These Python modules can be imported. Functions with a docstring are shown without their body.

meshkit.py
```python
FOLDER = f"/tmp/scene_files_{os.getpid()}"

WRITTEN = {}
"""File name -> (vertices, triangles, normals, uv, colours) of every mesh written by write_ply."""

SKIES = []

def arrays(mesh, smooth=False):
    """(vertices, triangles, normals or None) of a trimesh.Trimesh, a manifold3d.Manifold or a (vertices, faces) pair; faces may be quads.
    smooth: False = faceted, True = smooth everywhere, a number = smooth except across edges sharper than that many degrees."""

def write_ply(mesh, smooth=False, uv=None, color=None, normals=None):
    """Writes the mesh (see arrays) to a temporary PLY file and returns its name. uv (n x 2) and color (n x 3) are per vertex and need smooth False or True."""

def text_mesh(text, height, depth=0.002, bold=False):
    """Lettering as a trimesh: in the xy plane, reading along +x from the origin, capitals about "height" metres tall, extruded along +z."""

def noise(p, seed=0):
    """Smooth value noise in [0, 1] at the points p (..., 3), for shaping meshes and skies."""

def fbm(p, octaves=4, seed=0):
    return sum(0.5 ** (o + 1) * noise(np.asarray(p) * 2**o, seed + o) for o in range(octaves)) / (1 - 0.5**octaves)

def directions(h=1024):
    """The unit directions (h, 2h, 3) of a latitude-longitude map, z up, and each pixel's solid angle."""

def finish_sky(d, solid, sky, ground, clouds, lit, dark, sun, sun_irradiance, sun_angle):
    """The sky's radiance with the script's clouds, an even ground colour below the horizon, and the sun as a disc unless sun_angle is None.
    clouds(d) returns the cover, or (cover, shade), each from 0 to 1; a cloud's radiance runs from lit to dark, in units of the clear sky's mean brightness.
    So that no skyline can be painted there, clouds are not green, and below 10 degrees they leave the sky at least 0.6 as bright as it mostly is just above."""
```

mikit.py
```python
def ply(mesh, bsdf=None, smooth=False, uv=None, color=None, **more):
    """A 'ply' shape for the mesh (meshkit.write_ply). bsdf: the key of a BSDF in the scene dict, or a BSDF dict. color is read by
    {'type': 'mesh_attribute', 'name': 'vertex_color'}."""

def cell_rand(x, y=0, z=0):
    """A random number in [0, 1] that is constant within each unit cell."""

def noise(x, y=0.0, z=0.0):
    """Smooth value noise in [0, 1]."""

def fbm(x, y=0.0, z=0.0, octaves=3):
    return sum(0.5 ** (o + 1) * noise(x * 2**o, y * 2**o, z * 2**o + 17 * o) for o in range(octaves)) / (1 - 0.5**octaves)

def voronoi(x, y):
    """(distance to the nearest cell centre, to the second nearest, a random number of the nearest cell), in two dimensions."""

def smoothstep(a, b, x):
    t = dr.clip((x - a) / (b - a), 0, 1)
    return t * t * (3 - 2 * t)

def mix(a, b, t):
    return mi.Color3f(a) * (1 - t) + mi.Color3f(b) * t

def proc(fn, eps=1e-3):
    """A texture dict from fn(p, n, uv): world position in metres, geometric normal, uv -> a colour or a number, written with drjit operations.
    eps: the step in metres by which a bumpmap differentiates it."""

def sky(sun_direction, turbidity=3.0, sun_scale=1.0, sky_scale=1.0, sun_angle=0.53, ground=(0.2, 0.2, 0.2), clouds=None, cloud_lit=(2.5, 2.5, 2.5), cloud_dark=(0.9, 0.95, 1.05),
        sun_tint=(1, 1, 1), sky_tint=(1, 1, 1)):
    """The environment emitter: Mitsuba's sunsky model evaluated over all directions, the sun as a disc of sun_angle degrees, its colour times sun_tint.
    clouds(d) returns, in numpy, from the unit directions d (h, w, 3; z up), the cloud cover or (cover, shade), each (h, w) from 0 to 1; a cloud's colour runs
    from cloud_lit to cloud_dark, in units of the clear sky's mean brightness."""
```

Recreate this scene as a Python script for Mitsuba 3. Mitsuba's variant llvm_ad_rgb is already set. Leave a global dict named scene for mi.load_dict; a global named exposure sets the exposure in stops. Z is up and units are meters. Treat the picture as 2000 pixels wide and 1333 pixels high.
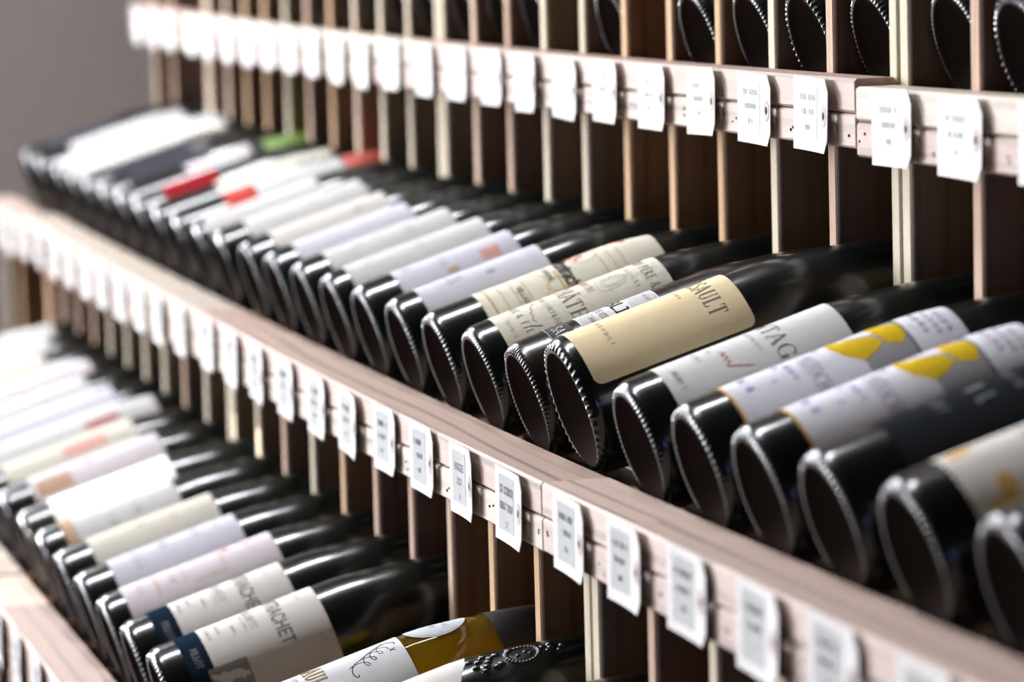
import math
import numpy as np
import trimesh
import shapely
from shapely import affinity
from shapely.geometry import Polygon, LineString, Point, box as sbox
import drjit as dr
import mitsuba as mi
import mikit, meshkit
from mikit import noise, fbm, cell_rand, smoothstep, mix

T = mi.ScalarTransform4f
scene, labels = {}, {}

# ------------------------------------------------------------------ camera, lights, exposure
exposure = 0.0
CAM = np.array([1.89686, -0.73414, 0.08905])
FW = np.array([-0.95867, 0.26063, -0.11411])
UP = np.array([-0.10285, 0.05648, 0.99309])
scene['camera'] = {'type': 'thinlens', 'fov': 2 * math.degrees(math.atan(1000 / 7200)), 'fov_axis': 'x',
                   'to_world': T().look_at(origin=CAM.tolist(), target=(CAM + FW).tolist(), up=UP.tolist()),
                   'aperture_radius': 0.0095, 'focus_distance': 2.10, 'near_clip': 0.05, 'far_clip': 50.0}
RX0, RX1, RY0, RY1, RZ0, RZ1 = -5.0, 4.4, -5.0, 0.42, -1.1, 3.0   # the shop's inside
KEY = (43.0, 43.5, 46.0)       # daylight panes of the window in the left wall
FRONT = (11.0, 11.0, 11.8)     # daylight panes of the front window
LAMP = (128.0, 128.0, 134.0)   # ceiling panel over the left part
HIGH = (31.0, 31.5, 34.0)      # high window at the back of the left wall
BLUE = (1.6, 3.0, 8.0)         # deep blue evening sky in the side window
BULB = (60.0, 24.0, 7.0)
SUN = (9.0, 8.2, 7.0)          # low sun through the slit in the front wall

# ------------------------------------------------------------------ materials
def rgb(*c): return {'type': 'rgb', 'value': list(c)}
def diffuse(c): return {'type': 'twosided', 'b': {'type': 'diffuse', 'reflectance': c if isinstance(c, dict) else rgb(*c)}}
def glossy(c, alpha=0.1, ior=1.5):
    return {'type': 'twosided', 'b': {'type': 'roughplastic', 'diffuse_reflectance': c if isinstance(c, dict) else rgb(*c), 'alpha': alpha, 'int_ior': ior, 'distribution': 'ggx'}}

def wood(axis, c0, c1, c2, sat=1.0):
    def fn(p, n, uv):
        al, b, c = {'x': (p.x, p.y, p.z), 'z': (p.z, p.x, p.y)}[axis]
        cid = dr.floor((p.x + 0.0439) / 0.1) if axis == 'z' else dr.floor((p.x - 0.0123) / 1.016)
        tid = dr.floor((p.y + 0.02) / 0.183) if axis == 'z' else dr.floor((p.y + 0.1) / 0.183) + 7 * dr.floor((p.z + 0.0186) / 0.0192)
        r1, r2, r3 = cell_rand(cid, tid, 3), cell_rand(cid, tid, 11), cell_rand(cid, tid, 5)
        base = mix(mix(c0, c1, smoothstep(0.25, 0.5, r1)), c2, smoothstep(0.72, 0.8, r1))
        base = base * (0.86 + 0.2 * r2)
        w = fbm(al * 3.0 + r3 * 40, b * 25, c * 25, 2)
        rings = 0.5 + 0.5 * dr.sin((b * 420 + c * 310) + 9 * w + r3 * 50)
        line = smoothstep(0.72, 1.0, rings) * noise(al * 2.5 + 9, b * 90, c * 90)
        fine = fbm(al * 14, b * 900, c * 900, 2)
        g = 1.0 - (0.5 if axis == 'x' else 0.36) * line - 0.16 * (fine - 0.5) - 0.12 * (w - 0.5)
        return base * g
    if axis == 'z': return {'type': 'twosided', 'b': {'type': 'diffuse', 'reflectance': mikit.proc(fn)}}
    return {'type': 'twosided', 'b': {'type': 'roughplastic', 'diffuse_reflectance': mikit.proc(fn), 'alpha': 0.4, 'int_ior': 1.3}}

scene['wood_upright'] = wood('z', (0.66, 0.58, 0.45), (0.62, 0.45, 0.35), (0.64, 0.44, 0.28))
scene['wood_rail'] = wood('x', (0.56, 0.42, 0.355), (0.54, 0.40, 0.33), (0.51, 0.37, 0.30))
scene['wood_rail_pale'] = wood('x', (0.64, 0.55, 0.445), (0.64, 0.55, 0.45), (0.61, 0.52, 0.415))
scene['wood_upright_shaded'] = wood('z', (0.19, 0.135, 0.085), (0.17, 0.105, 0.075), (0.21, 0.12, 0.065))  # upright wood darkened: the shade on its side faces is put into the colour
scene['wood_dark'] = wood('x', (0.09, 0.06, 0.04), (0.08, 0.052, 0.036), (0.08, 0.056, 0.04))
scene['glass_green'] = glossy((0.005, 0.008, 0.007), 0.035, 1.52)
scene['glass_brown'] = glossy((0.012, 0.007, 0.006), 0.045, 1.5)
scene['punt_glass'] = diffuse((0.027, 0.019, 0.016))
scene['capsule_dark'] = glossy((0.012, 0.009, 0.009), 0.22, 1.5)
scene['capsule_red'] = glossy((0.75, 0.13, 0.10), 0.25, 1.5)
scene['capsule_green'] = glossy((0.25, 0.42, 0.08), 0.25, 1.5)
scene['clear_glass'] = {'type': 'dielectric', 'int_ior': 1.5, 'specular_transmittance': rgb(0.96, 0.94, 0.80)}
scene['wine_gold'] = {'type': 'twosided', 'b': {'type': 'diffuse', 'reflectance': rgb(0.85, 0.56, 0.03)}}
PAPERS = {'charcoal': (0.019, 0.022, 0.025), 'reflection_mark': (0.16, 0.17, 0.18), 'white_dimmed': (0.53, 0.53, 0.515), 'cream_dimmed': (0.55, 0.53, 0.45), 'ivory_dimmed': (0.55, 0.53, 0.485), 'white': (0.62, 0.62, 0.61), 'cool': (0.53, 0.53, 0.58), 'cream': (0.68, 0.655, 0.54), 'ivory': (0.64, 0.61, 0.56), 'pinkish': (0.59, 0.54, 0.56),  # dimmed tones: papers darkened to offset the stronger light on the left
          'gold': (0.80, 0.67, 0.42), 'pale': (0.65, 0.66, 0.635), 'grey': (0.304, 0.304, 0.319), 'lavender': (0.68, 0.68, 0.73), 'navy': (0.011, 0.020, 0.036),
          'band': (0.05, 0.05, 0.06), 'yellow': (0.608, 0.418, 0.0228), 'orange': (0.646, 0.395, 0.106), 'goldline': (0.471, 0.319, 0.122), 'red': (0.471, 0.0684, 0.0532),
          'darkred': (0.266, 0.0152, 0.0228), 'rose': (0.57, 0.319, 0.274), 'black': (0.03, 0.027, 0.03), 'ink': (0.16, 0.15, 0.14), 'inkgrey': (0.25, 0.25, 0.25), 'faint': (0.42, 0.41, 0.39),
          'blue': (0.24, 0.24, 0.50), 'violet': (0.228, 0.205, 0.289), 'stone': (0.26, 0.25, 0.235), 'script': (0.418, 0.152, 0.152), 'tan': (0.456, 0.304, 0.213), 'purple': (0.38, 0.243, 0.418),
          'bronze': (0.38, 0.274, 0.129), 'inkblue': (0.05, 0.05, 0.09), 'ribgrey': (0.418, 0.418, 0.433), 'seal': (0.471, 0.502, 0.517), 'tanfaint': (0.50, 0.40, 0.24), 'green': (0.19, 0.38, 0.076)}
def paper(name):
    key = 'paper_' + name
    if key not in scene:
        c = PAPERS[name]
        def fn(p, n, uv):
            f = 0.97 + 0.06 * noise(p.x * 700, p.y * 700, p.z * 700)
            return mi.Color3f(*c) * f
        scene[key] = {'type': 'twosided', 'b': {'type': 'diffuse', 'reflectance': mikit.proc(fn) if name in ('gold', 'cream', 'pale') else rgb(*c)}}
    return key
def tag_fn(p, n, uv):
    return mi.Color3f(0.66, 0.65, 0.625) * (0.96 + 0.07 * fbm(p.x * 260, p.y * 260, p.z * 260, 2))
scene['tag_card'] = diffuse(mikit.proc(tag_fn))
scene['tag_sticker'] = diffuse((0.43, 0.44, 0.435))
scene['tag_sticker_overlit'] = diffuse((0.68, 0.68, 0.68))  # top-rail copy of the sticker, its overexposure put into the colour
scene['tag_eyelet'] = diffuse((0.50, 0.42, 0.41))
scene['tag_ink'] = diffuse((0.20, 0.21, 0.22))
scene['tag_ink_overlit'] = diffuse((0.52, 0.53, 0.53))  # top-rail print paled, as if washed out by the strong light
scene['hole_dark'] = diffuse((0.02, 0.015, 0.015))
def wall_fn(p, n, uv):
    return mi.Color3f(0.30, 0.262, 0.245) * (0.93 + 0.14 * fbm(p.x * 2 + 3, p.y * 2, p.z * 2, 3))
scene['wall_paint'] = diffuse(mikit.proc(wall_fn))
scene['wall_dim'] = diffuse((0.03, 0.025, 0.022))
def floor_fn(p, n, uv):
    pl = dr.floor(p.y / 0.14)
    return mi.Color3f(0.06, 0.04, 0.027) * (0.75 + 0.4 * cell_rand(pl, dr.floor(p.x / 1.3 + 0.37 * pl), 2)) * (0.85 + 0.3 * fbm(p.x * 3, p.y * 60, 1.0, 2))
scene['floor_boards'] = {'type': 'twosided', 'b': {'type': 'roughplastic', 'diffuse_reflectance': mikit.proc(floor_fn), 'alpha': 0.3}}
scene['frame_paint'] = diffuse((0.5, 0.5, 0.48))
scene['lamp_metal'] = glossy((0.4, 0.4, 0.4), 0.3)

# ------------------------------------------------------------------ helpers
used = {}
def key_for(name, parent=None):
    full = f'{parent}__{name}' if parent else name
    n = used.get(full, 0); used[full] = n + 1
    return full if n == 0 else f'{full}_{n:03d}'
def put(name, shape, parent=None, world=None):
    k = key_for(name, parent)
    scene[k] = dict(shape, to_world=world) if world is not None else shape
    return k
def thing(name):
    return key_for(name)
def tag(k, label=None, cat=None, group=None, kind=None):
    d = labels.setdefault(k, {})
    for a, b in (('label', label), ('category', cat), ('group', group), ('kind', kind)):
        if b: d[a] = b
def boxmesh(x0, x1, y0, y1, z0, z1):
    return trimesh.creation.box(bounds=[[x0, y0, z0], [x1, y1, z1]])
def sag(x):
    return -0.00748 * (1 - ((np.asarray(x, float) + 1.0) / 1.3) ** 2)
def bevel_rect(w0, w1, h0, h1, b):
    return np.array([[w0 + b, h0], [w1 - b, h0], [w1, h0 + b], [w1, h1 - b], [w1 - b, h1], [w0 + b, h1], [w0, h1 - b], [w0, h0 + b]])
def strip_x(x0, x1, y0, y1, z0, z1, b=0.0012, tilt=0.0, step=0.08):
    """A board along X that follows the racks' sag; its section bevelled and, with tilt, turned about X."""
    sec = bevel_rect(y0, y1, z0, z1, b)
    if tilt:
        c = sec.mean(0); ca, sa = math.cos(tilt), math.sin(tilt)
        sec = (sec - c) @ np.array([[ca, sa], [-sa, ca]]) + c
    n = max(1, int(math.ceil((x1 - x0) / step)))
    xs = np.linspace(x0, x1, n + 1)
    v = np.array([[x, y, z + sag(x)] for x in xs for y, z in sec])
    m, f = len(sec), []
    for i in range(n):
        for j in range(m):
            a, bq, c, d = i * m + j, i * m + (j + 1) % m, (i + 1) * m + (j + 1) % m, (i + 1) * m + j
            f += [[a, c, bq], [a, d, c]]
    for j in range(1, m - 1):
        f += [[0, j, j + 1], [n * m, n * m + j + 1, n * m + j]]
    return trimesh.Trimesh(v, np.array(f), process=False)
def post_z(x0, x1, y0, y1, z0, z1, b=0.001):
    sec = bevel_rect(x0, x1, y0, y1, b)
    v = np.array([[x, y, z] for z in (z0, z1) for x, y in sec]); m, f = len(sec), []
    for j in range(m):
        a, bq, c, d = j, (j + 1) % m, m + (j + 1) % m, m + j
        f += [[a, bq, c], [a, c, d]]
    for j in range(1, m - 1):
        f += [[0, j + 1, j], [m, m + j, m + j + 1]]
    return trimesh.Trimesh(v, np.array(f), process=False)

# ------------------------------------------------------------------ flat print: polygons in millimetres or metres, wrapped on bottles and tags
def tri_poly(poly, edge):
    """A triangulated flat polygon (v (n,2), f) with no edge longer than edge."""
    V, F, at = [], [], 0
    for g in getattr(poly, 'geoms', [poly]):
        if g.is_empty or g.area < 1e-10: continue
        v, f = trimesh.creation.triangulate_polygon(g, engine='earcut')
        v = np.column_stack([v, np.zeros(len(v))])
        v, f = trimesh.remesh.subdivide_to_size(v, f, edge, max_iter=12)
        V.append(v[:, :2]); F.append(f + at); at += len(v)
    return np.vstack(V), np.vstack(F)

GL = {}   # hand-drawn serif capitals: strokes in a box of height 1
def _stroke(pts, w): return LineString(pts).buffer(w / 2, cap_style='flat', join_style='mitre')
def _serif(x, y, w=0.26, h=0.055): return sbox(x - w / 2, y - h * (y > 0.5), x + w / 2, y + h * (y < 0.5))
def _arc(cx, cy, rx, ry, a0, a1, thick, thin):
    """An arc whose pen is wide where it runs upright."""
    t = np.radians(np.linspace(a0, a1, 40)); out = []
    wid = thin + (thick - thin) * np.abs(np.cos(t)) ** 1.3
    o = np.column_stack([cx + (rx + wid / 2 * np.abs(np.cos(t))) * np.cos(t), cy + ry * np.sin(t)])
    i = np.column_stack([cx + (rx - wid / 2 * np.abs(np.cos(t))) * np.cos(t), cy + (ry - thin) * np.sin(t)])
    return Polygon(np.vstack([o, i[::-1]])).buffer(0)
K, N_ = 0.16, 0.075
def smooth_line(pts, n=3):
    for _ in range(n):
        q = np.array(pts, float); a, b = q[:-1] * .75 + q[1:] * .25, q[:-1] * .25 + q[1:] * .75
        pts = np.vstack([q[:1], np.stack([a, b], 1).reshape(-1, 2), q[-1:]])
    return pts
def glyph(c):
    if c in GL: return GL[c]
    st = lambda x, a=0.0, b=1.0, w=K: sbox(x - w / 2, a, x + w / 2, b)
    s = []; adv = 0.8
    if c == 'H': s = [st(.17), st(.63), sbox(.17, .47, .63, .53)] + [_serif(x, y) for x in (.17, .63) for y in (0, 1)]
    elif c == 'A': s = [_stroke([(.08, 0), (.40, 1)], N_), _stroke([(.38, 1.0), (.70, 0)], K), sbox(.2, .3, .58, .355), _serif(.09, 0), _serif(.70, 0)]; adv = .82
    elif c == 'T': s = [st(.36), sbox(.03, .945, .69, 1), _serif(.36, 0), Polygon([(.03, 1), (.03, .76), (.07, .76), (.12, .95)]), Polygon([(.69, 1), (.69, .76), (.65, .76), (.60, .95)])]; adv = .75
    elif c in 'EFL':
        s = [st(.17), _serif(.17, 0), _serif(.17, 1)]; adv = .66
        if c in 'EF': s += [sbox(.17, .945, .56, 1), Polygon([(.56, 1), (.56, .78), (.52, .78), (.46, .95)]), sbox(.17, .48, .46, .535), sbox(.43, .4, .47, .62)]
        if c in 'EL': s += [sbox(.17, 0, .58, .055), Polygon([(.58, 0), (.60, .26), (.56, .26), (.47, .05)])]
    elif c == 'P' or c == 'R' or c == 'B' or c == 'D':
        s = [st(.17), _serif(.17, 0), _serif(.17, 1)]
        if c == 'D': s += [_arc(.30, .5, .36, .5, -90, 90, K, N_), sbox(.17, .945, .31, 1), sbox(.17, 0, .31, .055)]; adv = .82
        else:
            s += [_arc(.32, .745, .22, .255, -90, 90, K, N_), sbox(.17, .945, .33, 1), sbox(.17, .49, .33, .545)]; adv = .68
            if c == 'R': s += [_stroke([(.33, .52), (.68, .0)], K), _serif(.68, 0, .18)]; adv = .78
            if c == 'B': s += [_arc(.34, .27, .26, .27, -90, 90, K, N_), sbox(.17, 0, .35, .055)]; adv = .72
    elif c in 'OQ': s = [_arc(.42, .5, .33, .5, 0, 360, K, N_)]; adv = .86
    elif c in 'CG':
        s = [_arc(.42, .5, .33, .5, 42, 318, K, N_), Polygon([(.66, .98), (.70, .98), (.70, .68), (.66, .68), (.60, .88)])]; adv = .8
        if c == 'G': s += [st(.66, .06, .42), _serif(.66, .42, .24)]; adv = .86
    elif c == 'U': s = [st(.17, .3), st(.62, .3, 1, N_), _arc(.395, .32, .225, .32, 180, 360, K * .8, N_), _serif(.17, 1), _serif(.62, 1, .2)]; adv = .8
    elif c == 'S': s = [_arc(.32, .74, .2, .26, 30, 270, K * .8, N_ * 1.2), _arc(.32, .27, .22, .27, -150, 90, K * .8, N_ * 1.2), sbox(.47, .72, .51, .98), sbox(.07, .02, .11, .28)]; adv = .62
    elif c == 'I': s = [st(.17), _serif(.17, 0), _serif(.17, 1)]; adv = .36
    elif c == 'N': s = [st(.13, w=N_), st(.68, w=N_), _stroke([(.12, 1), (.68, 0)], K), _serif(.13, 0, .2), _serif(.11, 1, .2), _serif(.68, 1, .2)]; adv = .84
    elif c == 'M': s = [st(.12, w=N_), st(.84), _stroke([(.12, 1), (.46, .04)], K * .9), _stroke([(.46, .04), (.84, 1)], N_), _serif(.12, 0, .2), _serif(.84, 0), _serif(.1, 1, .18), _serif(.86, 1, .2)]; adv = 1.0
    elif c == 'V': s = [_stroke([(.08, 1), (.38, 0)], K), _stroke([(.38, 0), (.66, 1)], N_), _serif(.08, 1, .22), _serif(.66, 1, .2)]; adv = .76
    elif c == 'Y': s = [_stroke([(.06, 1), (.36, .48)], K), _stroke([(.36, .48), (.64, 1)], N_), st(.36, 0, .5), _serif(.36, 0), _serif(.06, 1, .2), _serif(.64, 1, .2)]; adv = .72
    elif c == '&': s = [_arc(.36, .75, .17, .23, 0, 360, K * .7, N_), _arc(.32, .28, .24, .28, 60, 330, K, N_), _stroke([(.25, .62), (.70, .0)], K)]; adv = .82
    elif c == "'": s = [Polygon([(.08, 1), (.2, 1), (.15, .7)])]; adv = .28
    elif c == '^': s = [_stroke([(.0, 1.07), (.13, 1.2), (.26, 1.07)], N_)]; adv = 0
    elif c == '`': s = [_stroke([(.02, 1.2), (.2, 1.07)], N_ * 1.3)]; adv = 0
    elif c == ' ': adv = .42
    g = shapely.union_all(s) if s else Polygon()
    GL[c] = (g, adv)
    return GL[c]
def serif_text(text, h, track=0.06, squeeze=1.0):
    """Outline of a line of serif capitals: starts at 0, baseline 0; accents ^ and ` stand before their letter."""
    x, out = 0.0, []
    for i, c in enumerate(text):
        g, adv = glyph(c)
        off = 0.27 if c == '^' else (0.2 if c == '`' else 0)
        if not g.is_empty: out.append(affinity.translate(g, x + off, 0))
        x += adv + (track if adv else 0)
    return affinity.scale(shapely.union_all(out), h * squeeze, h, origin=(0, 0)), x * h * squeeze
def sans_flat(text, h, bold=False, squeeze=1.0):
    m = meshkit.text_mesh(text, h, 0.0005, bold)
    keep = m.face_normals[:, 2] > 0.9
    s = m.submesh([np.nonzero(keep)[0]], append=True)
    v = s.vertices[:, :2] * [squeeze, 1]
    return v, s.faces
def stroke_poly(pts, w): return LineString(pts).buffer(w / 2)
def ell(cx, cy, rx, ry, w=None):
    e = affinity.scale(Point(0, 0).buffer(1, 32), rx, ry)
    if w: e = e.difference(affinity.scale(Point(0, 0).buffer(1, 32), rx - w, ry - w))
    return affinity.translate(e, cx, cy)

# ------------------------------------------------------------------ bottles
# local frame: z along the axis from base to neck, y up (away from the cradle); print runs to -x, as one reads it with the neck up
TILT = 0.299
AX = np.array([0, math.cos(TILT), math.sin(TILT)]); E2 = np.array([0, -math.sin(TILT), math.cos(TILT)])
def base_of(tier, x):
    y, z = {1: (0.008, 0.012), 2: (-0.1714, -0.187), 3: (-0.3559, -0.3886)}[tier]
    return np.array([x, y, z + float(sag(x))])
def bottle_world(tier, x, spin=0.0, lift=0.0, slide=0.0, yaw=0.0):
    o = base_of(tier, x) + lift * E2 + slide * AX
    m = np.eye(4); m[:3, 0] = [-1, 0, 0]; m[:3, 1] = E2; m[:3, 2] = AX; m[:3, 3] = o
    return T(m.tolist()) @ T().rotate([0, 1, 0], yaw) 
def wrap(v2, r, spin):
    th = v2[:, 0] / r + math.radians(spin)
    return np.column_stack([-r * np.sin(th), r * np.cos(th), v2[:, 1]])
def lathe(prof, seg, beads=0, amp=0.0):
    prof = np.array(prof); n = len(prof)
    th = np.arange(seg) * 2 * np.pi / seg
    R = np.repeat(prof[:, 1][:, None], seg, 1); S = np.repeat(prof[:, 0][:, None], seg, 1)
    if beads:
        wgt = np.exp(-((prof[:, 1] - 0.0327 * prof[:, 1].max() / 0.0365) / 0.0017) ** 2) * (prof[:, 0] < 0.0032) * (prof[:, 1] > 0.028)
        ph = np.cos(beads * th)
        bump = np.clip(ph, -0.4, 0.85)[None] * (0.72 + 0.28 * np.cos(7 * th + 1.3) * np.cos(3 * th))[None] * wgt[:, None] * amp
        R = R + 0.4 * bump; S = S - 0.65 * bump
    v = np.stack([R * np.cos(th), R * np.sin(th), S], -1).reshape(-1, 3)
    i = np.arange(n - 1)[:, None] * seg; j = np.arange(seg)[None]; k = (j + 1) % seg
    a, b, c, d = i + j, i + k, i + seg + k, i + seg + j
    f = np.concatenate([np.stack([a, b, c], -1).reshape(-1, 3), np.stack([a, c, d], -1).reshape(-1, 3)])
    return trimesh.Trimesh(v, f, process=False)
def profile(kind, r):
    k = r / 0.0365
    heel = [(0.0005, 0.0300 * k), (0.0002, 0.0310 * k), (0.0003, 0.0318 * k), (0.0007, 0.0326 * k), (0.0012, 0.0333 * k), (0.0018, 0.0340 * k), (0.0026, 0.0347 * k), (0.0038, 0.0355 * k), (0.0055, 0.0361 * k), (0.0080, r)]
    if kind == 'bordeaux':
        up = [(0.03, r), (0.08, r), (0.13, r), (0.178, r), (0.184, r * .985), (0.191, r * .94), (0.198, r * .86), (0.205, r * .74), (0.212, r * .60), (0.219, r * .48), (0.227, .0152), (0.236, .0142)]
    else:
        up = [(0.03, r), (0.07, r), (0.11, r), (0.125, r), (0.135, r * .985), (0.145, r * .952), (0.155, r * .912), (0.165, r * .875), (0.175, r * .83), (0.185, r * .775), (0.195, r * .715), (0.205, r * .65), (0.215, r * .575), (0.225, r * .49), (0.235, .0155), (0.245, .0142)]
    return heel, up
NECK = [(0.262, .0138), (0.284, .0136), (0.2845, .0150), (0.2905, .0150), (0.291, .0142), (0.296, .0140), (0.2965, .0120), (0.2965, 0.0001)]
PLY = {}
def body_ply(kind, r, beads, amp, hi, mat):
    q = ('body', kind, r, beads, amp, hi, mat)
    if q not in PLY:
        heel, up = profile(kind, r)
        PLY[q] = mikit.ply(lathe(heel + up + NECK, 288 if hi else 80, beads if hi else 0, amp), mat, smooth=True)
    return PLY[q]
def punt_ply(r, hi):
    q = ('punt', r, hi)
    if q not in PLY:
        k = r / 0.0365
        PLY[q] = mikit.ply(lathe([(0.0175, 0.0001), (0.0172, 0.005 * k), (0.0155, 0.011 * k), (0.0118, 0.018 * k), (0.0075, 0.0238 * k), (0.0046, 0.0268 * k), (0.0030, 0.0282 * k), (0.0013, 0.0292 * k), (0.0005, 0.0300 * k)], 64 if hi else 32), 'punt_glass', smooth=True)
    return PLY[q]
def capsule_ply(kind, mat, s0=0.222):
    q = ('cap', kind, mat, s0)
    if q not in PLY:
        heel, up = profile(kind, 0.0365)
        P = np.array(up + NECK); s = np.r_[s0, P[P[:, 0] > s0 + 0.002][:, 0]]
        rr = np.interp(s, P[:, 0], P[:, 1]) + 0.0004
        s[-2:] += 0.0004
        rr[-1] = 0.0001
        PLY[q] = mikit.ply(lathe(np.column_stack([s, rr]), 48), mat, smooth=40)
    return PLY[q]

def label_patch(s0, s1, half, r, corner=0.003, edge=0.0045):
    w = math.radians(half) * r
    p = sbox(-w, s0, w, s1)
    if corner: p = sbox(-w + corner, s0 + corner, w - corner, s1 - corner).buffer(corner, 6)
    return p.segmentize(edge), edge

def cone_wrap(v2, spin, kind, r, off):
    """As wrap(), but following the bottle's own profile (labels on the shoulder)."""
    heel, up = profile(kind, r); P = np.array(heel[-1:] + up)
    rr = np.interp(v2[:, 1], P[:, 0], P[:, 1]) + off
    th = v2[:, 0] / r + math.radians(spin)
    return np.column_stack([-rr * np.sin(th), rr * np.cos(th), v2[:, 1]])

def bottle(tier, x, label, kind='burgundy', r=0.0365, beads=64, amp=0.0011, hi=True, mat='glass_green', cap='capsule_dark', spin=0.0, lift=0.0, slide=0.0, art=(), group=None, cap_s=0.222, name='wine_bottle'):
    """art: a list of (part name, paper, polygon or (v, f), layer[, parent index]); polygons in metres: x along the girth from the spin's centre, y along the axis."""
    W = bottle_world(tier, x, lift=lift, slide=slide)
    t = thing(name)
    tag(t, label, 'wine bottle', group)
    if mat == 'clear_glass':
        heel, up = profile(kind, r)
        put('body', mikit.ply(lathe([(0.0178, 0.0001), (0.0115, 0.018), (0.004, 0.027)] + heel + up + NECK, 160), mat, smooth=True), t, W)
        inner = [(0.021, 0.0001), (0.017, 0.018), (0.0075, 0.027), (0.006, 0.031), (0.009, r - .0036), (0.012, r - .0028)] + [(s, q - 0.0028) for s, q in up[1:]] + [(0.258, 0.0108), (0.258, 0.0001)]
        k = put('wine', mikit.ply(lathe(inner, 96), 'wine_gold', smooth=True), t, W); tag(k, 'golden white wine inside')
    else:
        put('body', body_ply(kind, r, beads, amp, hi, mat), t, W)
        put('punt', punt_ply(r, hi), t, W)
    put('capsule', capsule_ply(kind, cap, cap_s), t, W)
    made = {}
    for a in art:
        pname, mat_, geo, layer = a[:4]
        parent = made.get(a[4], t) if len(a) > 4 else t
        if isinstance(geo, tuple): v, f = geo
        else: v, f = tri_poly(geo.segmentize(0.004), 0.0045)
        if len(f) and isinstance(geo, tuple): 
            v3, f = trimesh.remesh.subdivide_to_size(np.column_stack([v, np.zeros(len(v))]), f, 0.0032, max_iter=10); v = v3[:, :2]
        off = 0.00012 + 0.00014 * layer
        v3 = cone_wrap(v, spin, kind, r, off)
        k = put(pname, mikit.ply(trimesh.Trimesh(v3, f, process=False), paper(mat_), smooth=True), parent, W)
        made[pname] = k
        if pname in ('small_print', 'printing', 'band_lines', 'ribbing', 'seal_print', 'gold_lines'): tag(k, kind='stuff')
    return t, W
def deg(a, r=0.0365): return math.radians(a) * r
def rect(a0, a1, s0, s1, r=0.0365): return sbox(deg(a0, r), s0, deg(a1, r), s1)
def lab(s0, s1, half=70, r=0.0365, corner=0.003): return label_patch(s0, s1, half, r, corner)[0]
def at(geo, a, s, r=0.0365): return affinity.translate(geo, deg(a, r), s)
def at_vf(vf, a, s, r=0.0365): return (vf[0] + [deg(a, r), s], vf[1])
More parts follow.
